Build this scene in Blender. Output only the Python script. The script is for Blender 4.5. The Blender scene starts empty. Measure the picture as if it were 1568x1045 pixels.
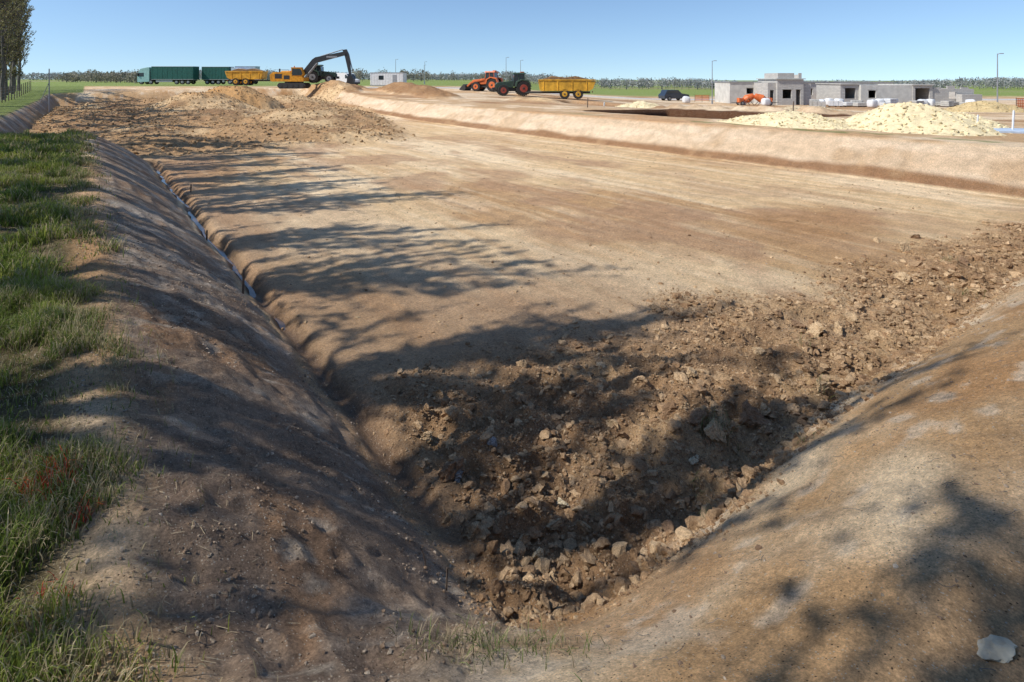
import bpy, bmesh, math, numpy as np
from mathutils import Vector, Matrix
rng=np.random.default_rng(7)
scene=bpy.context.scene
scene.view_settings.view_transform='Standard'
scene.view_settings.look='None'
scene.view_settings.exposure=0
ROT=math.atan2(.6,.8)   # pit axes: local x = b (across), local y = a (along)

# ------------------------------------------------------------ maths helpers
def ss(e0,e1,x):
    t=np.clip((x-e0)/(e1-e0),0,1); return t*t*(3-2*t)
U32=np.uint32
def vnoise(x,y,seed=0):
    xf=np.floor(x); yf=np.floor(y)
    hx=xf.astype(np.int64).astype(U32)*U32(374761393); hy=yf.astype(np.int64).astype(U32)*U32(668265263)
    sd=U32((seed*974634777)&0xffffffff)
    fx=(x-xf).astype(np.float32); fy=(y-yf).astype(np.float32)
    fx=fx*fx*(3-2*fx); fy=fy*fy*(3-2*fy)
    def h(p,q):
        n=p+q+sd; n^=n>>U32(13); n*=U32(1274126177); n^=n>>U32(16); n*=U32(2246822519); n^=n>>U32(15)
        return (n&U32(0xffffff)).astype(np.float32)*np.float32(1/0xffffff)
    hx1=hx+U32(374761393); hy1=hy+U32(668265263)
    a=h(hx,hy);b=h(hx1,hy);c=h(hx,hy1);d=h(hx1,hy1)
    return ((a*(1-fx)+b*fx)*(1-fy)+(c*(1-fx)+d*fx)*fy)*2-1
def fbm(x,y,seed=0,oct=4,gain=.5):
    s=0;am=1;tot=0
    for i in range(oct):
        s=s+am*vnoise(x,y,seed+i*17); tot+=am; am*=gain
        x,y=(x*1.6-y*1.2)+3.1,(x*1.2+y*1.6)-1.7
    return s/tot
def AB(X,Y): return -.6*X+.8*Y,.8*X+.6*Y
def XY(a,b): return -.6*a+.8*b,.8*a+.6*b

# ------------------------------------------------------------ terrain
def G(X,Y):
    X=np.asarray(X,float);Y=np.asarray(Y,float)
    l=ss(15,-15,X)*ss(60,100,Y)*.85
    r=-1.2*ss(-5,30,X)*ss(28,70,Y)
    f=-6.5*ss(95,450,Y)*ss(-.05,.2,X/np.maximum(Y,1))
    return l+r+f
MOUNDS=[(69,10.0,8,6,2.0),(76,14.5,8,6,2.6),(62,9,9,7,.9),(50,15.5,9,6,.9),(41,10,7,6,.4),(38,2,6,5,.35),(60,0,14,4,.5),(80,22,9,6,1.2),
        (84,14,8,5,1.3),(45,4,6,4,.4),(56,19,8,4,.6),(68,35.5,9,3.2,1.1),(76,37,8,3,1.2),(93,33,8,4,1.0),(60,34,5,2.5,.7),
        (47,38,6,2.2,.4),(90,6,8,6,.8),(36,13,5,4,.3),(86,30,7,4,1.4)]
RUTS=((8.2,.6),(9.9,.6),(12.2,0),(14.0,0),(15.6,1.7),(17.3,1.7),(19.6,3),(21.3,3))
def terrain(a,b,cs=0.03):
    X,Y=XY(a,b)
    base=G(X,Y)
    toeL=2.2-5.2*ss(29.8,31.2,a)+.10*fbm(a*.45,a*0+3.3,5,3)+.05*vnoise(a*2.3,a*0+.5,7)
    toeF=23+6*ss(35,100,a)+.15*fbm(a*.2,a*0+9.3,6,3)
    toeN=2.9+.12*fbm(b*.5,b*0+1.1,8,3)
    wL=2.1-.9*ss(30,33,a)
    eL=(toeL-b)/wL*2.1; eF=b-toeF; eN=toeN-a; eE=(a-97)*.8
    ex=np.maximum(eL,eF); ey=np.maximum(eN,eE)
    r=.6
    qx=np.maximum(ex+r,0); qy=np.maximum(ey+r,0)
    d=np.sqrt(qx*qx+qy*qy)-r
    isL=(eL>=eF)*(ex>ey); isF=(eF>eL)*(ex>ey); isN=(eN>=eE)*(ey>=ex)
    t=np.clip(d/2.1,0,1)
    prof=1-(1-t)**np.where(isF,1.12,1.4)
    lod=lambda lam: np.clip(1.5-2.2*cs/lam,0,1)
    floor=-1.4+.035*fbm(a*.12,b*.25,11,3)+.016*fbm(a*.7,b*1.2,12,3)*lod(1)+.010*fbm(a*.5,b*5,13,2)*lod(.4)+.008*vnoise(a*7,b*7,14)*lod(.2)
    for (bc,ph) in RUTS:
        bb=bc+.9*np.sin(a*.11+ph)
        q=np.exp(-((b-bb)/.17)**2)*ss(6,9,a)*ss(-.4,.3,vnoise(a*.25,a*0+bc,9))
        floor=floor-q*lod(.35)*(.018+.022*vnoise(a*.3,b*0+bc,3)+.016*(np.sin(a*18+np.abs(b-bb)*14)>0)*lod(.2))
    edge=6.15-.5*ss(3.5,7.5,b)-.9*ss(7,10.5,b)-.5*ss(10,14,b)-.4*ss(14,19,b)+.9*fbm(a*.6,b*.6,21,3)
    C=ss(edge+.9,edge-.9,a)*ss(.7,.0,d)
    C=C*ss(toeL+.15,toeL+.75,b+.45*ss(4.2,3.2,a))
    bank=np.exp(-((a-3.8)/.7)**2)*ss(3.2,5.5,b)*.10
    lump=(.28-np.abs(fbm(a*1.4,b*1.4,31,3)))*.22+(.36-np.abs(vnoise(a*3.7,b*3.7,32)))*.12*lod(.25)+(.36-np.abs(vnoise(a*8,b*8,33)))*.08*lod(.12)+.035*vnoise(a*17,b*17,34)*lod(.06)
    floor=floor+C*(bank+lump-.02)-.16*np.exp(-((a-3.7)**2+(b-3.5)**2)/.9)
    x=b-toeL
    D=np.exp(-((x-.22)/.13)**2)*ss(3.2,5.2,a)*ss(31,29,a)
    floor=floor-(.13+.08*ss(7,10,a))*D*(1+.25*vnoise(a*1.7,a*0+4,15))
    nearL=isL*ss(0,.3,t)*ss(1,.85,t)
    rough=np.where(isL,1.,np.where(isN,.33,.13))
    wallr=ss(0,.15,t)*rough*(.045*fbm(a*1.1,b*1.1,41,3)+.06*(.35-np.abs(vnoise(a*3.5+b*1.5,b*2.8,42)))*lod(.3)+.05*(.35-np.abs(fbm(a*8,b*6.5,43,2)))*lod(.12)+.022*vnoise(a*18,b*16,45)*lod(.06))
    wallr=wallr-nearL*.045*np.maximum(0,vnoise(a*2.3+.4*vnoise(b*2,a,3),b*.25,44))*lod(.4)
    top=.03*fbm(a*.8,b*.8,51,3)*lod(1)+.016*fbm(a*7,b*7,52,2)*lod(.15)
    z=floor*(1-prof)+(base+top*ss(.6,1,t))*prof+wallr*ss(1.15,.8,np.minimum(t,1))
    z=z+.07*np.exp(-((d-.05)/.11)**2)*np.maximum(0,vnoise(a*2.7,b*2.7,61)+.5*vnoise(a*8,b*8,62))*(isL|isN)*lod(.2)
    M=ss(29.5,32.5,a-1.2*fbm(a*.3,b*.3,71,3))*ss(17+(a-31)*.33,14.5+(a-31)*.33,b)*ss(1.2,-.4,d)
    mz=M*(.06+.20*np.maximum(0,fbm(a*.28,b*.28,72,3)+.2))
    mm=np.zeros_like(z); nn=1+.25*fbm(a*.35,b*.35,73,3)
    for (ma,mb,ra,rb,h) in MOUNDS:
        q=np.sqrt(((a-ma)/ra)**2+((b-mb)/rb)**2)*nn
        mm=np.maximum(mm,h*np.clip((1.0-q)*1.35,0,1)**.9)
    Mx=np.clip(M+ss(.05,.3,mm),0,1)
    mz=mz+mm+Mx*((.4-np.abs(fbm(a*.9,b*.9,73,3)))*.28*lod(1.2)+(.4-np.abs(vnoise(a*3,b*3,74)))*.11*lod(.4))*ss(0,.3,M+mm)
    z=z+mz
    z=z-.9*np.exp(-(((a-44)/3)**2+((b-6)/1.6)**2))
    wa=.2*fbm(a,b,81,2); wb=.15*fbm(a,b,82,2)
    T=ss(16.6,17,a)*ss(31,30.6,a)*ss(29.2,29.9,b+wa)*ss(39.9,39.6,b+wb)
    z=z-1.35*T
    Tc=ss(16.2,16.6,a)*ss(31.2,31,a)*ss(29.7,30.0,b+wa)*ss(40.5,40.2,b+wb)
    T2=ss(33,33.6,a)*ss(52,51.4,a)*ss(40,40.6,b)*ss(48,47.6,b)
    z=z-.9*T2
    z=z+.35*np.exp(-((b-41.2)/.7)**2)*ss(14,18,a)*ss(36,32,a)*(1+fbm(a,b,83,3))
    return z,dict(d=d,t=t,C=C,D=D,M=Mx,isL=isL,isF=isF,isN=isN,T=np.maximum(Tc,T2),toeL=toeL,mm=mm,X=X,Y=Y,x=x)
def hz(a,b): return terrain(np.atleast_1d(np.asarray(a,float)),np.atleast_1d(np.asarray(b,float)))[0]
def gz(X,Y):
    a,b=AB(X,Y); return float(hz(a,b)[0])

def mixc(c,c2,m):
    return c*(1-m[...,None])+np.array(c2)*m[...,None]
def soil(a,b,m):
    X,Y=m['X'],m['Y']; t=m['t']; d=m['d']
    one=np.ones_like(a)
    c=np.array([.59,.42,.24])*one[...,None]
    n1=fbm(a*.16,b*.3,101,4); n2=fbm(a*.5,b*.9,102,3); n3=fbm(a*.12,b*.4,103,4); n4=fbm(a*.35,b*4.2,107,3)
    c=mixc(c,(.72,.57,.385),ss(.0,.4,n3)*.8)
    c=mixc(c,(.41,.245,.12),ss(.08,.38,n1)*.8)
    c=mixc(c,(.46,.31,.19),ss(.1,.45,n2)*.6)
    c=mixc(c,(.74,.60,.41),ss(.05,.4,n4)*.30)
    c=mixc(c,(.41,.26,.15),ss(.12,.45,-n4)*.30)
    for (bc,ph) in RUTS:
        bb=bc+.9*np.sin(a*.11+ph); q=np.exp(-((b-bb)/.2)**2)*ss(7,10,a)*ss(-.2,.4,vnoise(a*.25,a*0+bc,9))*(d<0)
        c=mixc(c,(.70,.57,.40),q*.4)
    wet=ss(4.8,.2,m['x']+2.0*fbm(a*.25,b*.5,104,3))*ss(0,.2,m['x'])*ss(31,29,a)
    wet=np.clip(wet+.85*ss(10.5,6.8,a+1.8*n2)*ss(10,6,b),0,1)
    c=mixc(c,(.32,.19,.105),wet*.74)
    p=ss(.18,.38,fbm(a*.28,b*.45,105,3))*ss(6,9,b)*ss(22,17,b)
    c=mixc(c,(.37,.225,.135),p*.65)
    p2=ss(3.2,1.2,np.hypot((a-7.0)*1.3,b-15.0)+.8*n2); c=mixc(c,(.37,.21,.10),p2*.75)
    c=mixc(c,(.30,.185,.10),m['C']*(.8+.2*n2))
    c=mixc(c,(.44,.30,.17),m['C']*ss(.1,.4,fbm(a*1.3,b*1.3,106,3))*.7)
    c=mixc(c,(.20,.12,.07),m['C']*ss(.1,.4,-fbm(a*1.1,b*1.1,108,3))*.45)
    c=mixc(c,(.12,.08,.055),m['D']*.8)
    w=ss(0,.06,t)
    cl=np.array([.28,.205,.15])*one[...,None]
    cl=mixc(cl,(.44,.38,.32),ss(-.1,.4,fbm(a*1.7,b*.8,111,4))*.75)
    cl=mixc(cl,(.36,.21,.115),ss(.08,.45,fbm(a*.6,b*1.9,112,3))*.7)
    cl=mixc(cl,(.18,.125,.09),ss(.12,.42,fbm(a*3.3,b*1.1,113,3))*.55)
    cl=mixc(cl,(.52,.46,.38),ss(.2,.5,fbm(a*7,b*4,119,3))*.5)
    cn=np.array([.48,.31,.165])*one[...,None]
    cn=mixc(cn,(.74,.60,.42),ss(-.05,.35,fbm(a*.9,b*.45,114,4))*.8)
    cn=mixc(cn,(.43,.24,.11),ss(.05,.45,fbm(a*1.1,b*.5,115,3))*.7)
    cn=mixc(cn,(.70,.61,.49),ss(.2,.5,fbm(a*5,b*3,118,3))*.5)
    cf=np.array([.53,.40,.275])*one[...,None]
    cf=mixc(cf,(.62,.50,.37),ss(-.1,.4,fbm(a*.35,b*1.5,116,4))*.7)
    cf=mixc(cf,(.22,.115,.055),ss(.30,.18,t+.08*n2)*.92)
    cf=mixc(cf,(.38,.25,.14),ss(.15,.5,fbm(a*.8,b*.8,117,3))*.5)
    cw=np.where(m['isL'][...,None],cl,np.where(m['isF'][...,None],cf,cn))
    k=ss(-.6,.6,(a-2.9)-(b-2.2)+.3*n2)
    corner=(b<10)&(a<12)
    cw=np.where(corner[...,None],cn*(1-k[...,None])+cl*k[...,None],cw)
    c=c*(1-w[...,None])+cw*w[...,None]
    out=ss(.86,1.0,t)
    co=np.array([.45,.30,.17])*one[...,None]
    co=mixc(co,(.70,.57,.41),ss(-.1,.4,fbm(a*.5,b*.5,121,4))*.7)
    co=mixc(co,(.45,.26,.13),ss(.1,.4,fbm(a*.12,b*.2,122,3))*.7)
    n5=fbm(a*.9,b*.9,123,3)
    cg=np.array([.12,.10,.05])*one[...,None]
    cg=mixc(cg,(.22,.165,.10),ss(-.1,.3,fbm(a*2,b*2,124,3))*.7)
    cg=mixc(cg,(.13,.17,.045),ss(20,45,Y))
    gl=ss(.12,-.25,b+.15*n5+.1*ss(8,14,a))*ss(.2,.9,a+1.0*ss(0,-2,b)+.3*n5)
    gl=gl*(1-ss(1.2,.2,a)*ss(-1.5,0,b))
    co=co*(1-gl[...,None])+cg*gl[...,None]
    gr=ss(25.4,25.9,b)*ss(27.2,26.4,b)*ss(35,20,a)*ss(-.15,.25,fbm(a*.8,b*1.2,125,3))
    co=mixc(co,(.13,.17,.05),gr*.8)
    pl=ss(30,40,b)*ss(-.1,.3,fbm(a*.05,b*.12,126,3))
    co=mixc(co,(.54,.45,.33),pl*.7)
    br=ss(26,29,b)*ss(0,.35,fbm(a*.11,b*.3,129,3))
    co=mixc(co,(.28,.155,.075),br*.8)
    ff=ss(100,125,Y+8*fbm(a*.02,b*.02,127,2))
    co=mixc(co,(.17,.22,.06),ff)
    ff2=ss(0,.4,fbm(X*.004,Y*.012,128,2))*ss(180,260,Y)
    co=mixc(co,(.22,.21,.11),ff2*.7)
    rd=ss(92,95,Y)*ss(101,98,Y)*ss(-30,-20,X)*ss(150,120,X)
    co=mixc(co,(.42,.43,.45),rd*.9)
    c=c*(1-out[...,None])+co*out[...,None]
    cm=np.array([.35,.22,.115])*one[...,None]
    cm=mixc(cm,(.53,.385,.225),ss(.0,.4,fbm(a*.22,b*.3,131,4)+.30*ss(8,15,b)-.10)*.85)
    cm=mixc(cm,(.21,.12,.065),ss(.05,.45,fbm(a*.4,b*.4,132,4)+.15*ss(8,2,b))*.65)
    om=ss(9.5,3,np.hypot(a-73,(b-12)*1.2))
    cm=mixc(cm,(.44,.25,.10),om*.8)
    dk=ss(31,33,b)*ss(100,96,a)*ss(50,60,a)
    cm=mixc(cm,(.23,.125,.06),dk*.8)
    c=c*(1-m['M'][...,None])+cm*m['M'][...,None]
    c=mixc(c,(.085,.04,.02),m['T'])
    wetf=np.clip(wet*.45*(1-m['C'])*(1-w)+m['D']*.5,0,1)
    return np.clip(c*np.array([1.12,1.08,1.02]),0.01,.88),wetf

# ------------------------------------------------------------ mesh helpers
def make_mesh(name,V,F,mats,attr=None,wet=None,smooth=False,midx=None):
    me=bpy.data.meshes.new(name)
    V=np.asarray(V,np.float32); F=[np.asarray(f,np.int32) for f in F if len(f)]
    me.vertices.add(len(V)); me.vertices.foreach_set('co',V.ravel())
    lv=np.concatenate([f.ravel() for f in F]); 
    tot=np.concatenate([np.full(len(f),f.shape[1],np.int32) for f in F])
    st=np.concatenate([[0],np.cumsum(tot)[:-1]]).astype(np.int32)
    me.loops.add(len(lv)); me.loops.foreach_set('vertex_index',lv.astype(np.int32))
    me.polygons.add(len(tot)); me.polygons.foreach_set('loop_start',st)
    for m in mats: me.materials.append(m)
    if midx is not None: me.polygons.foreach_set('material_index',np.asarray(midx,np.int32))
    me.update(calc_edges=True)
    me.polygons.foreach_set('use_smooth',np.full(len(tot),smooth))
    if attr is not None:
        at=me.color_attributes.new('soil_color','FLOAT_COLOR','POINT')
        c=np.ones((len(V),4),np.float32); c[:,:3]=attr; at.data.foreach_set('color',c.ravel())
    if wet is not None:
        at=me.attributes.new('wet','FLOAT','POINT'); at.data.foreach_set('value',np.asarray(wet,np.float32))
    return me
def add_obj(name,me,loc=(0,0,0),rz=0,parent=None,scale=1):
    o=bpy.data.objects.new(name,me); scene.collection.objects.link(o)
    o.location=loc; o.rotation_euler=(0,0,rz); o.scale=(scale,)*3
    if parent: o.parent=parent
    return o

# ------------------------------------------------------------ materials
def nmat(name):
    m=bpy.data.materials.new(name); m.use_nodes=True
    nt=m.node_tree; b=nt.nodes['Principled BSDF']; return m,nt,b
def soil_mat(name,fine=22,bump=.9,speck=True,dist=.03):
    m,nt,b=nmat(name); N=nt.nodes; L=nt.links
    at=N.new('ShaderNodeAttribute'); at.attribute_name='soil_color'
    wt=N.new('ShaderNodeAttribute'); wt.attribute_name='wet'
    tc=N.new('ShaderNodeTexCoord')
    def noise(sc,det,ro):
        n=N.new('ShaderNodeTexNoise'); n.inputs['Scale'].default_value=sc; n.inputs['Detail'].default_value=det; n.inputs['Roughness'].default_value=ro
        L.new(tc.outputs['Object'],n.inputs['Vector']); return n
    def rng_(n,lo,hi,a=.3,c=.7):
        r=N.new('ShaderNodeMapRange'); r.inputs['From Min'].default_value=a; r.inputs['From Max'].default_value=c; r.inputs['To Min'].default_value=lo; r.inputs['To Max'].default_value=hi
        L.new(n.outputs[0],r.inputs[0]); return r
    def mul(a,c):
        mu=N.new('ShaderNodeMath'); mu.operation='MULTIPLY'; L.new(a.outputs[0],mu.inputs[0]); L.new(c.outputs[0],mu.inputs[1]); return mu
    n1=noise(fine,8,.78); n2=noise(2.2,7,.7); n4=noise(85,4,.7)
    mu=mul(mul(rng_(n1,.60,1.48),rng_(n2,.80,1.24)),rng_(n4,.66,1.38))
    vm=N.new('ShaderNodeVectorMath'); vm.operation='SCALE'; L.new(at.outputs['Color'],vm.inputs[0]); L.new(mu.outputs[0],vm.inputs['Scale'])
    col=vm.outputs[0]
    if speck:
        for (sc,th,gt_,cc) in ((30,.17,.84,(.58,.50,.40,1)),(75,.26,.80,(.60,.52,.41,1)),(48,.22,.85,(.12,.075,.045,1))):
            vo=N.new('ShaderNodeTexVoronoi'); vo.inputs['Scale'].default_value=sc; L.new(tc.outputs['Object'],vo.inputs['Vector'])
            lt=N.new('ShaderNodeMath'); lt.operation='LESS_THAN'; lt.inputs[1].default_value=th; L.new(vo.outputs['Distance'],lt.inputs[0])
            sp=N.new('ShaderNodeSeparateColor'); L.new(vo.outputs['Color'],sp.inputs[0])
            gt=N.new('ShaderNodeMath'); gt.operation='GREATER_THAN'; gt.inputs[1].default_value=gt_; L.new(sp.outputs[0],gt.inputs[0])
            mm=mul(lt,gt)
            mx=N.new('ShaderNodeMix'); mx.data_type='RGBA'; L.new(mm.outputs[0],mx.inputs[0]); L.new(col,mx.inputs[6]); mx.inputs[7].default_value=cc
            col=mx.outputs[2]
    L.new(col,b.inputs['Base Color'])
    rr=N.new('ShaderNodeMapRange'); rr.inputs['To Min'].default_value=.95; rr.inputs['To Max'].default_value=.35; L.new(wt.outputs['Fac'],rr.inputs[0]); L.new(rr.outputs[0],b.inputs['Roughness'])
    b.inputs['Specular IOR Level'].default_value=.15
    n3=noise(9,10,.8)
    bp=N.new('ShaderNodeBump'); bp.inputs['Strength'].default_value=bump; bp.inputs['Distance'].default_value=dist
    L.new(n3.outputs[0],bp.inputs['Height'])
    bp2=N.new('ShaderNodeBump'); bp2.inputs['Strength'].default_value=bump; bp2.inputs['Distance'].default_value=dist*.6
    L.new(n1.outputs[0],bp2.inputs['Height']); L.new(bp.outputs[0],bp2.inputs['Normal']); L.new(bp2.outputs[0],b.inputs['Normal'])
    return m
M_SOIL=soil_mat('soil',24,1.,True,.06); M_CLOD=soil_mat('clod_earth',30,.9,False,.03)
def plain(name,col,rough=.6,metal=0,var=.12,scale=3,bump=0):
    m,nt,b=nmat(name); N=nt.nodes;L=nt.links
    tc=N.new('ShaderNodeTexCoord'); n=N.new('ShaderNodeTexNoise'); n.inputs['Scale'].default_value=scale; n.inputs['Detail'].default_value=6
    L.new(tc.outputs['Object'],n.inputs['Vector'])
    r=N.new('ShaderNodeMapRange'); r.inputs['From Min'].default_value=.3; r.inputs['From Max'].default_value=.7; r.inputs['To Min'].default_value=1-var*1.5; r.inputs['To Max'].default_value=1+var
    L.new(n.outputs[0],r.inputs[0])
    v=N.new('ShaderNodeVectorMath'); v.operation='SCALE'; v.inputs[0].default_value=col; L.new(r.outputs[0],v.inputs['Scale']); L.new(v.outputs[0],b.inputs['Base Color'])
    b.inputs['Roughness'].default_value=rough; b.inputs['Metallic'].default_value=metal
    if bump:
        bp=N.new('ShaderNodeBump'); bp.inputs['Strength'].default_value=bump; bp.inputs['Distance'].default_value=.02; L.new(n.outputs[0],bp.inputs['Height']); L.new(bp.outputs[0],b.inputs['Normal'])
    return m
def attr_leaf(name,trans=.35,rough=.6):
    m,nt,b=nmat(name); N=nt.nodes;L=nt.links
    at=N.new('ShaderNodeAttribute'); at.attribute_name='soil_color'
    L.new(at.outputs['Color'],b.inputs['Base Color']); b.inputs['Roughness'].default_value=rough; b.inputs['Specular IOR Level'].default_value=.2
    tr=N.new('ShaderNodeBsdfTranslucent'); L.new(at.outputs['Color'],tr.inputs['Color'])
    mx=N.new('ShaderNodeMixShader'); mx.inputs[0].default_value=trans
    L.new(b.outputs[0],mx.inputs[1]); L.new(tr.outputs[0],mx.inputs[2]); L.new(mx.outputs[0],N['Material Output'].inputs['Surface'])
    return m
M_GRASS=attr_leaf('grass_blade'); M_LEAF=attr_leaf('leaf_bud',.3)
M_BARK=plain('bark',(.14,.12,.10),.9,0,.3,6)
def brick_mat(name,c1,c2,mor,sc=1):
    m,nt,b=nmat(name);N=nt.nodes;L=nt.links
    tc=N.new('ShaderNodeTexCoord'); sp=N.new('ShaderNodeSeparateXYZ'); cb=N.new('ShaderNodeCombineXYZ'); ad=N.new('ShaderNodeMath')
    L.new(tc.outputs['Object'],sp.inputs[0]); L.new(sp.outputs[0],ad.inputs[0]); L.new(sp.outputs[1],ad.inputs[1]); L.new(ad.outputs[0],cb.inputs[0]); L.new(sp.outputs[2],cb.inputs[1])
    br=N.new('ShaderNodeTexBrick'); L.new(cb.outputs[0],br.inputs['Vector']); br.inputs['Scale'].default_value=1
    br.inputs['Brick Width'].default_value=.5; br.inputs['Row Height'].default_value=.2; br.inputs['Mortar Size'].default_value=.012
    br.inputs['Color1'].default_value=c1+(1,); br.inputs['Color2'].default_value=c2+(1,); br.inputs['Mortar'].default_value=mor+(1,)
    L.new(br.outputs[0],b.inputs['Base Color']); b.inputs['Roughness'].default_value=.9
    return m

# ------------------------------------------------------------ ground sheet
def axis(segs):
    out=[segs[0][0]]
    for (s,e,st0,st1) in segs:
        x=s
        while x<e-1e-6:
            f=(x-s)/(e-s); st=st0*(st1/st0)**f
            x=min(x+st,e); out.append(x)
    return np.array(out)
av=axis([(-2500,-60,400,12),(-60,-3,10,.14),(-3,-.3,.1,.04),(-.3,7.5,.034,.034),(7.5,32,.037,.16),(32,100,.17,.5),(100,180,.6,4),(180,3500,6,400)])
bv=axis([(-3000,-60,400,10),(-60,-6,8,.4),(-6,-.5,.35,.055),(-.5,6.5,.034,.034),(6.5,42,.037,.17),(42,130,.3,2.5),(130,3500,4,400)])
A,B=np.meshgrid(av,bv,indexing='ij')
ca=np.gradient(av);cb=np.gradient(bv)
CS=np.maximum(ca[:,None],cb[None,:])
Z,mk=terrain(A,B,CS)
colr,wet=soil(A,B,mk)
na,nb=A.shape
idx=np.arange(na*nb).reshape(na,nb)
Q=np.stack([idx[:-1,:-1],idx[:-1,1:],idx[1:,1:],idx[1:,:-1]],-1).reshape(-1,4)
me=make_mesh('ground',np.stack([B,A,Z],-1).reshape(-1,3),[Q],[M_SOIL],colr.reshape(-1,3),wet.ravel(),True)
if me.polygons[0].normal.z<0: me.flip_normals()
add_obj('ground',me,rz=ROT)
del A,B,Z,colr,wet,CS,mk

# ------------------------------------------------------------ clods
def ico(sub):
    bm=bmesh.new(); bmesh.ops.create_icosphere(bm,subdivisions=sub,radius=1)
    V=np.array([v.co[:] for v in bm.verts]); F=np.array([[v.index for v in f.verts] for f in bm.faces]); bm.free(); return V,F
def rock_variants(sub,n,amp=.35):
    V,F=ico(sub); out=[]
    for k in range(n):
        r=np.random.default_rng(100+k+sub*50)
        v=V.copy()
        for _ in range(10):
            d=r.normal(size=3); d/=np.linalg.norm(d); o=r.uniform(.35,.85)
            s=v@d; v=v-np.maximum(0,s-o)[:,None]*d
        if sub>1:
            v=v*(1+amp*.5*vnoise(V[:,0]*2.5+k*7,V[:,1]*2.5+V[:,2]*3,k)[:,None]+.20*vnoise(V[:,0]*7+k,V[:,1]*7+V[:,2]*6,k+9)[:,None])
        v*=1+r.uniform(-amp*.4,amp*.4,(len(v),1))*(.45 if sub>2 else 1)
        out.append(v)
    return out,F
def rand_rot(n,r):
    q=r.normal(size=(n,4)); q/=np.linalg.norm(q,axis=1)[:,None]; w,x,y,z=q.T
    return np.stack([np.stack([1-2*(y*y+z*z),2*(x*y-z*w),2*(x*z+y*w)],-1),np.stack([2*(x*y+z*w),1-2*(x*x+z*z),2*(y*z-x*w)],-1),np.stack([2*(x*z-y*w),2*(y*z+x*w),1-2*(x*x+y*y)],-1)],-2)
def scatter_rocks(name,pos,size,col,sub,mat,rz=ROT,flat=.72,smooth=False):
    r=np.random.default_rng(len(pos)); vs,F=rock_variants(sub,12)
    n=len(pos); nv=len(vs[0]); va=np.array(vs)[r.integers(0,12,n)]
    sc=size[:,None]*r.uniform(.65,1.25,(n,3)); 
    v=va*sc[:,None,:]
    v=np.einsum('nij,nkj->nki',rand_rot(n,r),v); v[:,:,2]*=flat
    v=v+pos[:,None,:]
    f=F[None]+ (np.arange(n)*nv)[:,None,None]
    c=np.repeat(col,nv,axis=0)
    me=make_mesh(name,v.reshape(-1,3),[f.reshape(-1,3)],[mat],c,np.zeros(n*nv),smooth)
    return add_obj(name,me,rz=rz)
def sample(n,a0,a1,b0,b1,fn,smin,smax,pw,seed,sink=.3,cols=((.27,.165,.09),(.50,.35,.205))):
    r=np.random.default_rng(seed)
    a=r.uniform(a0,a1,n); b=r.uniform(b0,b1,n)
    z,m=terrain(a,b); keep=r.uniform(size=n)<fn(a,b,m)
    a,b,z=a[keep],b[keep],z[keep]
    s=smin*(smax/smin)**(r.uniform(size=len(a))**pw)
    t=r.uniform(size=(len(a),1))**1.8
    c=np.array(cols[0])*(1-t)+np.array(cols[1])*t
    c=c*r.uniform(.85,1.15,(len(a),1))
    return np.stack([b,a,z+s*(.5-sink)*.6],-1),s,c
cm=lambda a,b,m: m['C']*(.30+.70*ss(-.2,.25,fbm(a*1.2,b*1.2,201,2)))
p1=sample(34000,2,8.5,2,19,cm,.018,.08,2.5,1)
p2=sample(120000,2,9,2,19,lambda a,b,m:m['C'],.006,.024,1.2,2)
scatter_rocks('soil_clods',*p1,2,M_CLOD)
scatter_rocks('soil_crumbs',*p2,1,M_CLOD)
p1b=sample(720,2.5,6.0,2.5,18.5,lambda a,b,m:m['C']*ss(-.1,.3,fbm(a*.9,b*.9,221,2)),.05,.125,1.8,41,.4)
scatter_rocks('uprooted_clods',*p1b,3,M_CLOD,flat=.8)
p3=sample(9000,-2,12,-.2,12,lambda a,b,m:.35*ss(.2,0,np.abs(m['d']))+.06*ss(1.5,.2,m['d'])+.03,.008,.03,2.2,3,cols=((.25,.16,.10),(.54,.46,.36)))
scatter_rocks('loose_stones',*p3,1,M_CLOD)
p3c=sample(100000,-1,13,-.1,9,lambda a,b,m:(m['d']>-.15)*(m['d']<2.4)*(.15+.5*m['isL'])*ss(-.3,.4,fbm(a*2,b*2,211,2)),.004,.02,1.8,35,cols=((.22,.15,.10),(.50,.41,.31)))
scatter_rocks('slope_crumbs',*p3c,1,M_CLOD)
p3b=sample(16000,6,32,2.4,24,lambda a,b,m:(m['d']<0)*(.02+.12*ss(.1,.4,fbm(a*.4,b*.4,231,2))+.3*ss(-1.2,0,m['d'])+.25*ss(10,6.5,a)*ss(16,5,b)),.012,.05,2.8,33,cols=((.29,.18,.10),(.50,.36,.21)))
scatter_rocks('floor_clods',*p3b,1,M_CLOD)
p4=sample(38000,29,92,-3,30,lambda a,b,m:m['M']*.6,.04,.17,2.4,4,cols=((.30,.185,.09),(.55,.40,.23)))
scatter_rocks('spoil_heap_clods',*p4,1,M_CLOD)
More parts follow.
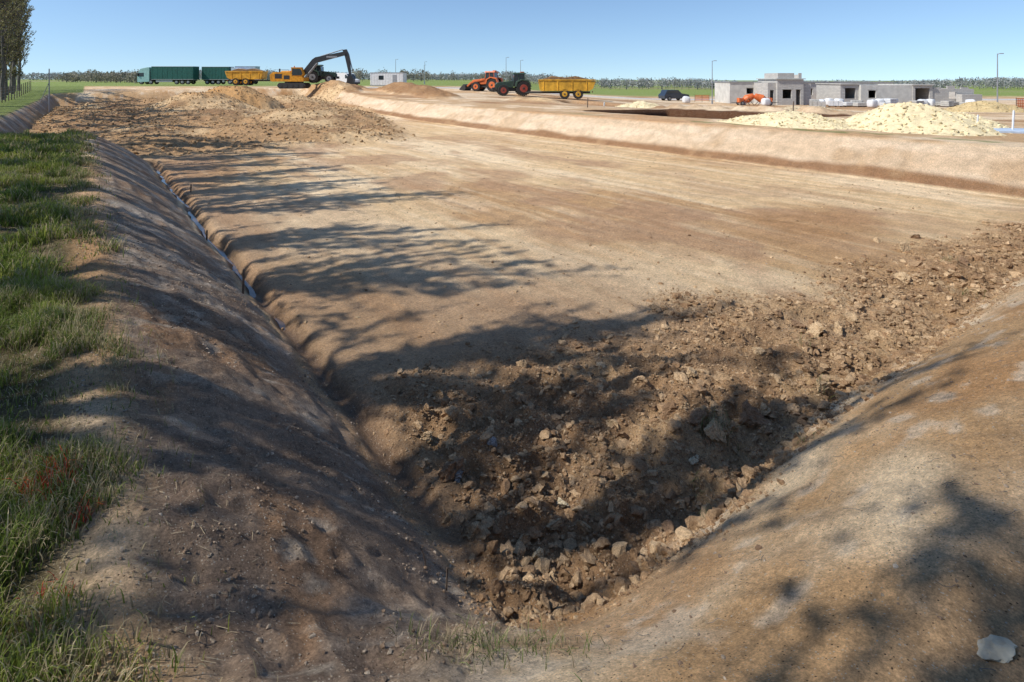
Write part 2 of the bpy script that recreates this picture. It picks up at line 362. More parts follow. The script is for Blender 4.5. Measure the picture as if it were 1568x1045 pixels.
big=[(-.55,5.4,.15,0),(-.52,5.38,.08,2),(-.2,5.75,.08,2),(.38,5.0,.08,1),(.1,4.75,.07,1),(.62,4.95,.07,1),(1.95,6.0,.16,0),(2.1,5.85,.12,1),(1.75,6.2,.11,0),
     (2.55,6.05,.16,0),(2.75,6.2,.10,1),(1.75,5.5,.065,3),(4.35,8.1,.16,1),(4.2,8.4,.11,0),(4.7,8.2,.13,1),(5.1,8.6,.13,1),(4.0,7.6,.1,0),(6.1,9.2,.12,1),(7.3,9.7,.14,0),(7.0,10.2,.13,1),
     (8.4,12.2,.14,1),(9.4,13.2,.12,0),(8.3,12.9,.10,1),(4.3,7.0,.1,0),(3.6,6.6,.12,1),(.9,5.5,.08,0),(-.9,5.9,.06,1),(.0,6.3,.06,0),(1.3,4.7,.08,0),(1.2,5.2,.07,1),(-.3,4.7,.07,1),(-.55,4.9,.06,1),(.3,4.4,.06,1),
     (7.9,9.6,.11,1),(8.8,11.1,.12,0),(-.5,7.2,.05,1),(3.2,7.4,.09,1),(2.2,6.9,.08,1),(1.1,6.1,.07,1),(.45,5.2,.06,3),(.2,4.6,.06,3)]
cc={0:(.25,.155,.09),1:(.48,.34,.20),2:(.25,.245,.24),3:(.58,.48,.32)}
P=[];S=[];Cc=[]
for (x,y,s,k) in big:
    a,b=AB(x,y); P.append([b,a,float(hz(a,b)[0])+s*.2]);S.append(s);Cc.append(cc[k])
scatter_rocks('earth_lumps',np.array(P),np.array(S),np.array(Cc),4,M_CLOD,flat=.85)
M_STONE=plain('limestone',(.48,.41,.29),.85,0,.3,9,.8)
vs,F=rock_variants(3,12); 
me=make_mesh('limestone_rock',vs[4]*np.array([.085,.06,.03]),[F],[M_STONE]); a_,b_=AB(1.93,2.30)
add_obj('limestone_rock',me,(1.97,2.30,float(hz(a_,b_)[0])+.002),.3)

# ------------------------------------------------------------ grass
def blades(name,a,b,h,w,col,lean=.5,seed=5,zoff=-.01):
    r=np.random.default_rng(seed); n=len(a); z=hz(a,b)+zoff
    th=r.uniform(0,2*np.pi,n); ph=r.uniform(0,2*np.pi,n)
    wd=np.stack([np.cos(ph),np.sin(ph),0*ph],-1)*w[:,None]*.5
    ld=np.stack([np.cos(th),np.sin(th),0*th],-1)
    ln=(r.uniform(.1,1,n)**1.2*lean)[:,None]*h[:,None]
    P0=np.stack([b,a,z],-1); up=np.array([0,0,1.])*h[:,None]
    P1=P0+up*.5+ld*ln*.3; P2=P0+up*.85+ld*ln*.75; P3=P0+up*(1-.25*ln/np.maximum(h[:,None],1e-3))+ld*ln*1.25
    V=np.stack([P0-wd,P0+wd,P1-wd*.85,P1+wd*.85,P2-wd*.5,P2+wd*.5,P3],1)
    o=(np.arange(n)*7)[:,None]
    Qd=np.concatenate([o+np.array([0,1,3,2]),o+np.array([2,3,5,4])]); T=o+np.array([4,5,6])
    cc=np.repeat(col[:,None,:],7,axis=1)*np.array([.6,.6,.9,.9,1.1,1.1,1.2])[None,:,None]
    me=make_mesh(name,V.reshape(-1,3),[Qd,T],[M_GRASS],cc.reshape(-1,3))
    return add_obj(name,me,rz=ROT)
def grass_col(r,a,b,n):
    t=fbm(a*1.1,b*1.1,301,3)+r.normal(0,.25,n)
    g=np.array([.14,.19,.035])*(1-ss(-.3,.5,t))[:,None]+np.array([.31,.34,.065])*ss(-.3,.5,t)[:,None]
    dry=(r.uniform(size=n)<.16+.40*ss(-.6,.1,b)+.2*ss(.1,.4,fbm(a*1.7,b*1.7,305,2)))[:,None]
    g=np.where(dry,np.array([.50,.41,.24])*r.uniform(.6,1.1,(n,1)),g)
    return g*r.uniform(.75,1.2,(n,1))
def grass_patch(name,n,a0,a1,b0,b1,hm,wm,seed):
    r=np.random.default_rng(seed)
    a=r.uniform(a0,a1,n); b=b0+(b1-b0)*r.uniform(size=n)
    cl=fbm(a*2.1,b*2.1,302,3); ed=.10+.26*fbm(a*1.5,b*0,303,3)+.10*vnoise(a*5,b*0,304)
    p=(.10+.90*ss(-.32,.18,cl))*ss(ed+.16,ed-.15,b)*ss(.2,1.0,a+.3*cl+1.2*ss(-.2,-1,b))+.06*ss(.7,.1,b)
    k=r.uniform(size=n)<p; a,b,cl=a[k],b[k],cl[k]; n=len(a)
    h=hm*(.40+1.0*ss(-.3,.5,cl))*r.uniform(.5,1.3,n); h*=1-.4*ss(-.4,.15,b)
    col=grass_col(r,a,b,n)
    for (ra,rb,rr) in ((4.14,-.16,.15),(3.3,-.10,.11),(3.75,.0,.07)):
        q=(np.hypot(a-ra,b-rb)<rr*r.uniform(.3,1.1,n))&(r.uniform(size=n)<.4)
        col[q]=np.array([.65,.09,.05])
    blades(name,a,b,h,wm*r.uniform(.6,1.4,n),col,.8,seed)
grass_patch('grass',150000,.2,8,-2.4,.7,.15,.0055,11)
grass_patch('grass',80000,8,20,-4.5,.5,.17,.012,12)
grass_patch('grass',50000,20,30.5,-8,.4,.18,.022,13)
def tuft(name,X,Y,n,rad,h,col,seed,lean=1):
    r=np.random.default_rng(seed); a0,b0=AB(X,Y)
    a=a0+r.normal(0,rad,n); b=b0+r.normal(0,rad,n)
    c=np.array(col)*r.uniform(.6,1.3,(n,1)); c=np.where(r.uniform(size=(n,1))<.5,np.array([.46,.37,.23])*r.uniform(.6,1.1,(n,1)),c)
    blades(name,a,b,h*r.uniform(.4,1.2,n),.0045*r.uniform(.6,1.3,n),c,lean,seed,.01)
for i,(x,y,n,rd,h) in enumerate([(2.1,5.9,120,.08,.17),(3.6,6.6,50,.07,.11),(1.7,5.2,40,.05,.09),(1.6,4.75,40,.05,.09),(2.7,5.3,30,.06,.1),(7.6,9.6,60,.1,.14),(-.28,2.75,170,.14,.07),(.05,2.85,140,.14,.06),(-.15,2.8,90,.1,.09),(.2,2.7,70,.14,.06),(3.9,7.6,40,.08,.12),(8.6,11.2,50,.1,.14)]):
    tuft('grass_tuft',x,y,n,rd,h,(.16,.20,.06),400+i,1.6)
r=np.random.default_rng(77)
def segs_mesh(P0,P1,R0,R1,ns):
    P0=np.asarray(P0,float);P1=np.asarray(P1,float);R0=np.asarray(R0,float);R1=np.asarray(R1,float)
    d=P1-P0; d/=np.maximum(np.linalg.norm(d,axis=1),1e-6)[:,None]
    ref=np.where(np.abs(d[:,2:3])<.9,np.array([0,0,1.]),np.array([1.,0,0]))
    u=np.cross(d,ref); u/=np.linalg.norm(u,axis=1)[:,None]; v=np.cross(d,u)
    ang=np.arange(ns)/ns*2*np.pi
    ring=np.cos(ang)[None,:,None]*u[:,None]+np.sin(ang)[None,:,None]*v[:,None]
    V=np.concatenate([P0[:,None]+ring*R0[:,None,None],P1[:,None]+ring*R1[:,None,None]],1)
    o=(np.arange(len(P0))*2*ns)[:,None]; i=np.arange(ns); j=(i+1)%ns
    F=np.stack([i,j,j+ns,i+ns],-1)[None]+o[:,:,None]
    return V.reshape(-1,3),F.reshape(-1,4)
n=1800; a=r.uniform(.2,14,n); b=.1+np.abs(r.normal(0,.35,n)); k=r.uniform(size=n)<.7; a=a[k];b=b[k];n=len(a)
z=hz(a,b)+.006; th=r.uniform(0,6.28,n); l=r.uniform(.02,.07,n)
P0=np.stack([b,a,z],-1); b2=b+np.cos(th)*l; a2=a+np.sin(th)*l; P1=np.stack([b2,a2,hz(a2,b2)+.012],-1)
M_STRAW=plain('straw',(.40,.32,.20),.8)
V,F=segs_mesh(P0,P1,np.full(n,.0012),np.full(n,.0008),3)
add_obj('straw_litter',make_mesh('straw_litter',V,[F],[M_STRAW]),rz=ROT)
n=420; a=r.uniform(.3,11,n); b=r.uniform(-.2,8,n); _,m=terrain(a,b); k=(m['d']>0)&(m['d']<2.3); a=a[k];b=b[k]; P0=[];P1=[]
for i in range(len(a)):
    th=r.uniform(0,6.28); x,y=b[i],a[i]; zz=float(hz(y,x)[0])+.004
    for s_ in range(3):
        th+=r.normal(0,.5); x2=x+math.cos(th)*.03; y2=y+math.sin(th)*.03; z2=float(hz(y2,x2)[0])+r.uniform(.003,.02)
        P0.append((x,y,zz));P1.append((x2,y2,z2)); x,y,zz=x2,y2,z2
V,F=segs_mesh(P0,P1,np.full(len(P0),.0016),np.full(len(P0),.0012),4)
add_obj('root_litter',make_mesh('root_litter',V,[F],[M_BARK]),rz=ROT)

# ------------------------------------------------------------ water
M_WATER,nt,bw=nmat('ditch_water'); bw.inputs['Base Color'].default_value=(.09,.06,.04,1); bw.inputs['Roughness'].default_value=.12; bw.inputs['Specular IOR Level'].default_value=.35
nn=nt.nodes.new('ShaderNodeTexNoise'); nn.inputs['Scale'].default_value=8; bb=nt.nodes.new('ShaderNodeBump'); bb.inputs['Strength'].default_value=.05; nt.links.new(nn.outputs[0],bb.inputs['Height']); nt.links.new(bb.outputs[0],bw.inputs['Normal'])
aw=np.linspace(8.6,29.5,140); toe=2.2+.10*fbm(aw*.45,aw*0+3.3,5,3)+.05*vnoise(aw*2.3,aw*0+.5,7)
ww=.05+.045*np.clip(vnoise(aw*1.3,aw*0+2,99)+.2,-.6,1)
V=np.concatenate([np.stack([toe+.22-ww,aw,0*aw-1.59],-1),np.stack([toe+.22+ww,aw,0*aw-1.59],-1)]); i=np.arange(139)
add_obj('ditch_water',make_mesh('ditch_water',V,[np.stack([i,i+140,i+141,i+1],-1)],[M_WATER]),rz=ROT)

# ------------------------------------------------------------ trees
def poplar(seed,H=15.5,leafn=3000):
    r=np.random.default_rng(seed); S=[]; leaf=[]
    pts=[np.array([0,0,0.])]; nseg=9
    for i in range(nseg): pts.append(pts[-1]+np.array([r.normal(0,.10),r.normal(0,.10),H*.92/nseg]))
    rad=lambda f:.19*(1-f)**.9+.03
    for i in range(nseg): S.append((pts[i],pts[i+1],rad(i/nseg),rad((i+1)/nseg)))
    def at(f): x=f*nseg; i=min(int(x),nseg-1); return pts[i]+(pts[i+1]-pts[i])*(x-i)
    for k in range(38):
        f=r.uniform(.12,.93); p=at(f); az=r.uniform(0,6.283)
        L=(1.4+3.9*np.sin(np.pi*min(1,(1-f)*1.15+.04))**.8*(.6+.4*(1-f)))*r.uniform(.55,1.15)
        out=np.array([np.cos(az),np.sin(az),0]); el=r.uniform(.95,1.3)
        dr=out*np.cos(el)+np.array([0,0,np.sin(el)]); rr=.06*(L/4)+.012; q=p
        for s in range(4):
            d2=dr+np.array([0,0,.10*s])+r.normal(0,.08,3); d2/=np.linalg.norm(d2); q2=q+d2*L/4
            S.append((q,q2,rr*(1-s/4.5),rr*(1-(s+1)/4.5)))
            for m in range(3):
                g=q+(q2-q)*r.uniform(); d3=d2+r.normal(0,.25,3)+np.array([0,0,.3]); d3/=np.linalg.norm(d3); l3=r.uniform(.5,1.3)*(.5+L/6)
                g2=g+d3*l3; S.append((g,g2,.019,.008))
                for w in range(4):
                    e=g+(g2-g)*r.uniform(.2,1); d4=d3+r.normal(0,.25,3); d4/=np.linalg.norm(d4); e2=e+d4*r.uniform(.2,.5)
                    S.append((e,e2,.006,.003)); leaf.append(e2); leaf.append((e+e2)/2); leaf.append(g2); leaf.append((g+g2)/2)
            q=q2
    P0=np.array([s[0] for s in S]);P1=np.array([s[1] for s in S]);R0=np.array([s[2] for s in S]);R1=np.array([s[3] for s in S])
    big=R0>.025
    V1,F1=segs_mesh(P0[big],P1[big],R0[big],R1[big],7); V2,F2=segs_mesh(P0[~big],P1[~big],R0[~big]*1.3,R1[~big]*1.3,3)
    F2=F2+len(V1)
    lf=np.array(leaf); sel=r.integers(0,len(lf),leafn); c=lf[sel]+r.normal(0,.05,(leafn,3))
    R=rand_rot(leafn,r); s=r.uniform(.045,.095,leafn)
    qd=np.array([[-1,-.7,0],[1,-.7,0],[.9,.7,0],[-.9,.7,0]])
    V3=np.einsum('nij,kj->nki',R,qd)*s[:,None,None]+c[:,None]
    F3=(np.arange(leafn*4).reshape(-1,4))+len(V1)+len(V2)
    V=np.concatenate([V1,V2,V3.reshape(-1,3)])
    t=r.uniform(size=(leafn,1)); lc=np.array([.21,.21,.09])*(1-t)+np.array([.34,.31,.14])*t
    col=np.concatenate([np.full((len(V1)+len(V2),3),.12),np.repeat(lc,4,axis=0)])
    mi=np.concatenate([np.zeros(len(F1)+len(F2)),np.ones(leafn)])
    return make_mesh('poplar',V,[F1,F2,F3],[M_BARK,M_LEAF],col,midx=mi)
pops=[poplar(s,h) for s,h in ((1,15.5),(2,14.2),(3,16.2),(4,15.0))]
r=np.random.default_rng(3)
k=0
a=-18.
while a<112:
    b=-8+r.normal(0,.35); X,Y=XY(a,b)
    add_obj('poplar_tree',pops[k%4],(X,Y,float(hz(a,b)[0])-.05),r.uniform(0,6.28),scale=r.uniform(.90,1.10)); k+=1
    a+=r.uniform(2.7,4.6)

def clump_mesh(name,trees,nl,cols,seed):
    r=np.random.default_rng(seed); Vs=[];Cs=[];P0=[];P1=[];R=[]
    for (x,y,z,h,w) in trees:
        n=nl; u=r.normal(size=(n,3)); u/=np.linalg.norm(u,axis=1)[:,None]; u*=r.uniform(.25,1,(n,1))**.5
        c=np.stack([x+u[:,0]*w/2,y+u[:,1]*w/2,z+h*.55+u[:,2]*h*.46],-1)
        c+=r.normal(0,w*.06,c.shape)
        s=w*r.uniform(.035,.09,n); RR=rand_rot(n,r); qd=np.array([[-1,-.5,0],[1,-.5,0],[.8,.6,0],[-.8,.6,0]])
        Vs.append((np.einsum('nij,kj->nki',RR,qd)*s[:,None,None]+c[:,None]).reshape(-1,3))
        t=r.uniform(); cc=np.array(cols[0])*(1-t)+np.array(cols[1])*t
        Cs.append(np.tile(cc*r.uniform(.85,1.15),(n*4,1)))
        P0.append((x,y,z-.5));P1.append((x,y,z+h*.7));R.append(w*.025)
        for q in range(3):
            P0.append((x,y,z+h*.25));P1.append((x+r.normal()*w*.3,y,z+h*r.uniform(.7,1.0)));R.append(w*.012)
    V=np.concatenate(Vs); F=np.arange(len(V)).reshape(-1,4)
    V2,F2=segs_mesh(P0,P1,np.array(R),np.array(R)*.3,4)
    col=np.concatenate([np.concatenate(Cs),np.full((len(V2),3),.16)])
    me=make_mesh(name,np.concatenate([V,V2]),[F,F2+len(V)],[M_LEAF],col)
    return add_obj(name,me)
r=np.random.default_rng(9); tr=[]
for i in range(1100):
    s=r.uniform(-1.25,1.3); Y=r.uniform(520,700); X=s*Y
    h=r.uniform(7.5,10)*(1+.22*math.sin(s*9)+.1*math.sin(s*23+1)); tr.append((X,Y,float(G(X,Y)),h,r.uniform(7,12)))
clump_mesh('distant_woodland',tr,75,((.29,.30,.30),(.37,.37,.34)),1)  # distance haze is put into the tree colours: pale, bluish grey
tr=[]
for (u0,u1,n,Y0,h0,h1) in ((92,212,26,240,3,5.5),(540,705,26,330,5,8),(150,212,9,200,3,4.5),(700,900,16,400,4,7)):
    for i in range(n):
        u=r.uniform(u0,u1); Y=Y0+r.uniform(-25,25); X=(u-784)/871*Y; tr.append((X,Y,float(G(X,Y)),r.uniform(h0,h1),r.uniform(3,6)))
clump_mesh('hedgerow_trees',tr,110,((.22,.20,.16),(.30,.27,.20)),2)

# ------------------------------------------------------------ vehicle builder
class Bd:
    def __init__(s): s.V=[];s.F=[];s.M=[];s.mats=[]
    def mi(s,m):
        if m not in s.mats: s.mats.append(m)
        return s.mats.index(m)
    def add(s,V,F,m):
        o=len(s.V); s.V+= [tuple(v) for v in V]; s.F+=[tuple(i+o for i in f) for f in F]; s.M+=[s.mi(m)]*len(F)
    def box(s,x0,x1,y0,y1,z0,z1,m,tx=0,ty=0):
        V=[(x0,y0,z0),(x1,y0,z0),(x1,y1,z0),(x0,y1,z0),(x0+tx,y0+ty,z1),(x1-tx,y0+ty,z1),(x1-tx,y1-ty,z1),(x0+tx,y1-ty,z1)]
        s.add(V,[(3,2,1,0),(4,5,6,7),(0,1,5,4),(1,2,6,5),(2,3,7,6),(3,0,4,7)],m)
    def prism(s,pts,y0,y1,m):
        n=len(pts); V=[(x,y0,z) for x,z in pts]+[(x,y1,z) for x,z in pts]
        s.add(V,[tuple(range(n)),tuple(range(2*n-1,n-1,-1))]+[(i,i+n,(i+1)%n+n,(i+1)%n) for i in range(n)],m)
    def cyl(s,p,q,r0,r1,m,n=16):
        p=Vector(p);q=Vector(q);d=(q-p).normalized(); u=d.orthogonal().normalized(); v=d.cross(u)
        V=[];
        for c,r in ((p,r0),(q,r1)):
            for i in range(n):
                a=2*math.pi*i/n; V.append(c+(u*math.cos(a)+v*math.sin(a))*r)
        s.add(V,[tuple(range(n-1,-1,-1)),tuple(range(n,2*n))]+[(i,(i+1)%n,(i+1)%n+n,i+n) for i in range(n)],m)
    def wheel(s,x,y,z,r,w,rim,side=1):
        s.cyl((x,y-w/2,z),(x,y+w/2,z),r*.93,r*.93,M_TYRE,24)
        for k in range(22):
            a=2*math.pi*k/22; c=Vector((x+math.cos(a)*r*.93,y,z+math.sin(a)*r*.93)); d=Vector((math.cos(a),0,math.sin(a)))*r*.07; t=Vector((-math.sin(a),0,math.cos(a)))*r*.06
            V=[c-t+d*-.5+Vector((0,-w/2,0)),c+t+d*-.5+Vector((0,-w/2,0)),c+t+d*-.5+Vector((0,w/2,0)),c-t+d*-.5+Vector((0,w/2,0))]
            V+=[p+d*1.5 for p in V]; s.add(V,[(0,1,2,3),(7,6,5,4),(0,4,5,1),(1,5,6,2),(2,6,7,3),(3,7,4,0)],M_TYRE)
        for sg in (-1,1):
            s.cyl((x,y+sg*w/2,z),(x,y+sg*(w/2+.02),z),r*.55,r*.5,rim,18)
            s.cyl((x,y+sg*(w/2+.02),z),(x,y+sg*(w/2+.06),z),r*.18,r*.15,M_DARK,10)
    def done(s,name,loc,rz=0,bevel=.03,scale=1):
        me=bpy.data.meshes.new(name); me.from_pydata(s.V,[],s.F)
        for m in s.mats: me.materials.append(m)
        me.polygons.foreach_set('material_index',s.M); me.update()
        bm=bmesh.new(); bm.from_mesh(me); bmesh.ops.recalc_face_normals(bm,faces=bm.faces); bm.to_mesh(me); bm.free()
        o=add_obj(name,me,loc,rz,scale=scale)
        if bevel:
            md=o.modifiers.new('bevel','BEVEL'); md.width=bevel; md.segments=1; md.limit_method='ANGLE'; md.angle_limit=.7
        return o
M_TYRE=plain('tyre',(.03,.027,.025),.85,0,.3,4); M_DARK=plain('dark_steel',(.04,.038,.036),.6)
M_GLASS=plain('window_glass',(.03,.04,.045),.12); M_YEL=plain('yellow_paint',(.70,.37,.03),.55,0,.25,2); M_ORG=plain('orange_paint',(.68,.16,.04),.5,0,.2)
M_GRN=plain('tractor_green',(.05,.085,.055),.5,0,.25); M_RED=plain('red_rim',(.36,.06,.035),.6,0,.25); M_WHT=plain('white_paint',(.70,.70,.69),.5,0,.1)
M_TARP=plain('green_tarp',(.012,.10,.08),.6,0,.2); M_BLUE=plain('pale_blue_paint',(.48,.56,.66),.5); M_GREY=plain('grey_paint',(.30,.31,.32),.5)
M_BOOM=plain('boom_grey',(.045,.047,.05),.4); M_DIRT=plain('loaded_earth',(.32,.19,.09),.95,0,.3,4,.5); M_TEAL=plain('teal_paint',(.35,.55,.52),.4)
M_SUV=plain('dark_blue_paint',(.03,.045,.07),.25); M_POLE=plain('galvanised_steel',(.30,.31,.32),.5,.3)
M_WOOD=plain('weathered_wood',(.14,.10,.07),.85,0,.3,10); M_EXC=plain('excavator_yellow',(.75,.33,.02),.5,0,.2)

def excavator(name,loc,rz):
    s=Bd()
    for y in (-1.25,1.25):
        pr=[(-2.1,.25),(-1.8,0),(1.8,0),(2.1,.25),(2.2,.55),(1.9,.92),(-1.9,.92),(-2.2,.55)]
        s.prism(pr,y-.3,y+.3,M_DARK)
        for x in (-1.7,-.85,0,.85,1.7): s.cyl((x,y-.34,.42),(x,y+.34,.42),.27,.27,M_BOOM,12)
    s.box(-1.2,1.2,-.95,.95,.45,1.1,M_DARK)
    s.cyl((0,0,1.1),(0,0,1.3),.8,.8,M_DARK)
    s.prism([(-3.3,1.25),(-3.0,1.12),(1.9,1.12),(1.9,1.75),(.1,2.0),(.0,2.6),(-2.9,2.65),(-3.4,2.2)],-1.4,1.4,M_EXC)
    s.box(-2.6,-1.5,-1.42,-1.40,1.6,2.35,M_BOOM); s.box(-1.2,-.3,-1.42,-1.40,1.5,2.1,M_BOOM)
    s.box(-1.8,-.3,-1.1,.2,2.62,2.85,M_EXC,.1,.1)
    s.box(-2.6,-2.4,.4,.6,2.6,3.2,M_DARK)
    s.prism([(-.1,1.75),(1.6,1.75),(1.8,2.4),(1.5,3.3),(-.05,3.3)],-1.37,-.35,M_EXC)
    s.prism([(.1,2.1),(1.6,2.1),(1.7,2.45),(1.42,3.15),(.1,3.15)],-1.42,-.30,M_GLASS)
    s.box(-.1,1.5,-1.40,-.33,3.3,3.4,M_EXC); s.cyl((.3,-.9,3.4),(.3,-.9,3.62),.08,.08,M_ORG,8)
    s.prism([(.7,1.9),(1.3,1.8),(3.7,4.2),(8.0,5.35),(8.3,5.75),(7.8,5.95),(3.4,5.05),(2.9,4.7)],-.28,.28,M_BOOM)
    s.prism([(7.7,6.25),(8.35,6.35),(8.75,5.5),(9.15,2.0),(8.85,1.85),(8.1,5.2)],-.22,.22,M_BOOM)
    s.box(5.2,6.9,-.295,-.285,4.95,5.25,M_GREY)
    s.cyl((1.8,-.34,1.75),(3.7,-.34,4.1),.11,.08,M_GREY,10); s.cyl((1.8,.34,1.75),(3.7,.34,4.1),.11,.08,M_GREY,10)
    s.cyl((4.2,0,5.2),(7.7,0,6.3),.11,.08,M_GREY,10); s.cyl((8.7,0,5.4),(9.35,0,2.7),.1,.07,M_GREY,10)
    s.prism([(8.6,2.0),(9.3,2.1),(9.6,1.5),(9.5,.8),(9.0,.35),(8.3,.3),(8.1,.55),(8.5,1.1)],-.65,.65,M_DARK)
    for y in (-.55,-.2,.2,.55): s.prism([(8.3,.3),(8.1,.55),(7.85,.35)],y-.06,y+.06,M_GREY)
    for y in (-1.2,1.2):
        s.cyl((-.5,y,2.6),(-.5,y,3.0),.02,.02,M_DARK,6); s.cyl((-2.8,y,2.6),(-2.8,y,3.0),.02,.02,M_DARK,6); s.cyl((-2.8,y,3.0),(-.5,y,3.0),.02,.02,M_DARK,6)
    return s.done(name,loc,rz)
def tractor(name,loc,rz,body,rim,bucket=False):
    s=Bd()
    for y in (-.95,.95):
        s.wheel(-1.1,y,.98,.98,.6,rim); s.wheel(1.55,y,.74,.74,.5,rim)
        s.prism([(-2.15,1.2),(-1.95,1.2),(-1.7,1.85),(-.9,2.05),(-.3,1.75),(-.2,1.2),(0,1.2),(-.1,1.85),(-.8,2.2),(-1.8,2.05)],y-.3,y+.3,body)
    s.box(-1.6,2.0,-.3,.3,.6,1.1,M_DARK)
    s.prism([(.2,1.1),(2.45,1.0),(2.55,1.5),(2.3,1.75),(.2,2.0)],-.45,.45,body)
    s.box(2.2,2.58,-.4,.4,1.05,1.45,M_DARK)
    s.cyl((.5,-.55,1.6),(.5,-.55,2.7),.07,.06,M_DARK,8)
    s.prism([(-1.35,1.3),(.25,1.2),(.3,1.9),(.05,2.85),(-1.2,2.85)],-.72,.72,M_GLASS)
    for y in (-.74,.74):
        for (x0,z0,x1,z1) in ((.27,1.3,.05,2.85),(-1.35,1.3,-1.2,2.85),(-.5,1.2,-.5,2.85)): s.cyl((x0,y,z0),(x1,y,z1),.05,.05,body,6)
    s.box(-1.45,.3,-.85,.85,2.85,3.05,body,.1,.1); s.box(-1.3,-.8,-.2,.2,3.05,3.18,M_ORG)
    s.box(-1.9,-1.6,-.5,.5,.6,1.2,M_DARK)
    s.box(2.55,2.95,-.35,.35,.7,1.1,M_DARK)
    if bucket:
        for y in (-.5,.5): s.prism([(.4,1.7),(.6,1.9),(2.6,1.5),(3.5,.7),(3.3,.55),(2.5,1.25)],y-.08,y+.08,body)
        s.prism([(3.3,.9),(3.6,1.1),(4.3,.35),(4.2,.2),(3.4,.15),(3.2,.5)],-1.15,1.15,M_DARK)
    return s.done(name,loc,rz)
def dumper(name,loc,rz,long=6.6):
    s=Bd(); L=long
    for x in (-.95,.75):
        for y in (-.95,.95): s.wheel(x-.6,y,.66,.66,.5,M_YEL)
    s.box(-L/2+.3,L/2+1.4,-.35,.35,.72,.98,M_DARK); s.cyl((L/2+1.3,0,.85),(L/2+1.8,0,.8),.1,.08,M_DARK,8)
    o=[(-L/2,1.35),(-L/2+.5,1.05),(L/2-.2,1.05),(L/2+.1,2.45),(-L/2-.35,2.3)]
    s.prism(o,-1.2,-1.12,M_YEL); s.prism(o,1.12,1.2,M_YEL)
    s.box(-L/2+.5,L/2-.2,-1.12,1.12,1.05,1.15,M_YEL)
    s.prism([(L/2-.2,1.15),(L/2-.1,1.15),(L/2+.1,2.45),(L/2,2.45)],-1.12,1.12,M_YEL); s.prism([(-L/2,1.35),(-L/2+.1,1.35),(-L/2-.25,2.3),(-L/2-.35,2.3)],-1.12,1.12,M_YEL)
    for i in range(4):
        x=-L/2+.8+i*(L-1.4)/3
        for y in (-1.22,1.22): s.box(x-.06,x+.06,y-.03,y+.03,1.1,2.35,M_YEL)
    for y in (-1.24,1.24): s.box(-L/2-.3,L/2+.1,y-.045,y+.045,2.36,2.5,M_YEL)
    s.prism([(-L/2-.1,2.2),(L/2-.05,2.3),(L/2-.5,2.6),(L/2-1.7,2.95),(0,2.75),(-1.2,2.95),(-L/2+.7,2.6)],-1.0,1.0,M_DIRT)
    s.box(-L/2-.1,-L/2,-1.0,-.7,.8,1.0,M_RED)
    return s.done(name,loc,rz)
def lorry(name,loc,rz,cabm,boxm,boxlen=9.0,cab=True):
    s=Bd()
    s.box(-boxlen,0,-1.25,1.25,1.15,3.95,boxm); s.box(-boxlen-.02,.02,-1.28,1.28,3.95,4.05,M_GREY); s.box(-boxlen,0,-1.28,1.28,1.05,1.15,M_GREY)
    for i in range(9): x=-boxlen+.3+i*(boxlen-.6)/8; s.box(x-.03,x+.03,-1.27,1.27,1.15,3.95,boxm)
    s.box(-boxlen,2.6,-.45,.45,.75,1.04,M_DARK)
    for x in (-boxlen+1.2,-boxlen+2.5,-boxlen+3.8):
        for y in (-1.0,1.0): s.wheel(x,y,.52,.52,.35,M_GREY)
    if cab:
        for x in (.2,2.3):
            for y in (-1.0,1.0): s.wheel(x,y,.52,.52,.35,M_GREY)
        s.prism([(.5,.6),(3.15,.5),(3.2,1.6),(2.95,2.7),(2.5,3.5),(1.0,3.85),(.5,3.85)],-1.22,1.22,cabm)
        s.prism([(1.7,1.75),(3.05,1.75),(2.9,2.6),(1.7,2.6)],-1.24,1.24,M_GLASS)
        s.prism([(3.2,1.7),(3.24,1.7),(3.02,2.7),(2.96,2.7)],-1.1,1.1,M_GLASS)
        s.box(3.1,3.26,-1.2,1.2,.45,.9,M_DARK); s.box(2.9,3.1,-1.45,-1.25,1.9,2.5,M_DARK); s.box(2.9,3.1,1.25,1.45,1.9,2.5,M_DARK)
    s.box(-boxlen+4.7,-1,-1.2,-1.15,.5,1.0,M_GREY); s.box(-boxlen+4.7,-1,1.15,1.2,.5,1.0,M_GREY)
    return s.done(name,loc,rz)
def van(name,loc,rz):
    s=Bd()
    s.prism([(-2.6,.45),(2.4,.4),(2.65,.7),(2.6,1.15),(1.75,1.4),(1.05,2.3),(.5,2.5),(-2.5,2.5),(-2.65,2.2)],-1,1,M_WHT)
    s.prism([(.7,1.45),(1.62,1.45),(1.05,2.15),(.7,2.15)],-1.015,1.015,M_GLASS)
    s.prism([(1.72,1.45),(1.8,1.42),(1.12,2.3),(1.05,2.28)],-.85,.85,M_GLASS)
    s.box(2.58,2.7,-.9,.9,.4,.75,M_DARK); s.box(2.45,2.66,-.9,-.6,.85,1.1,M_GREY); s.box(2.45,2.66,.6,.9,.85,1.1,M_GREY)
    for x in (-1.7,1.7):
        for y in (-.9,.9): s.wheel(x,y,.35,.35,.25,M_GREY)
    return s.done(name,loc,rz)
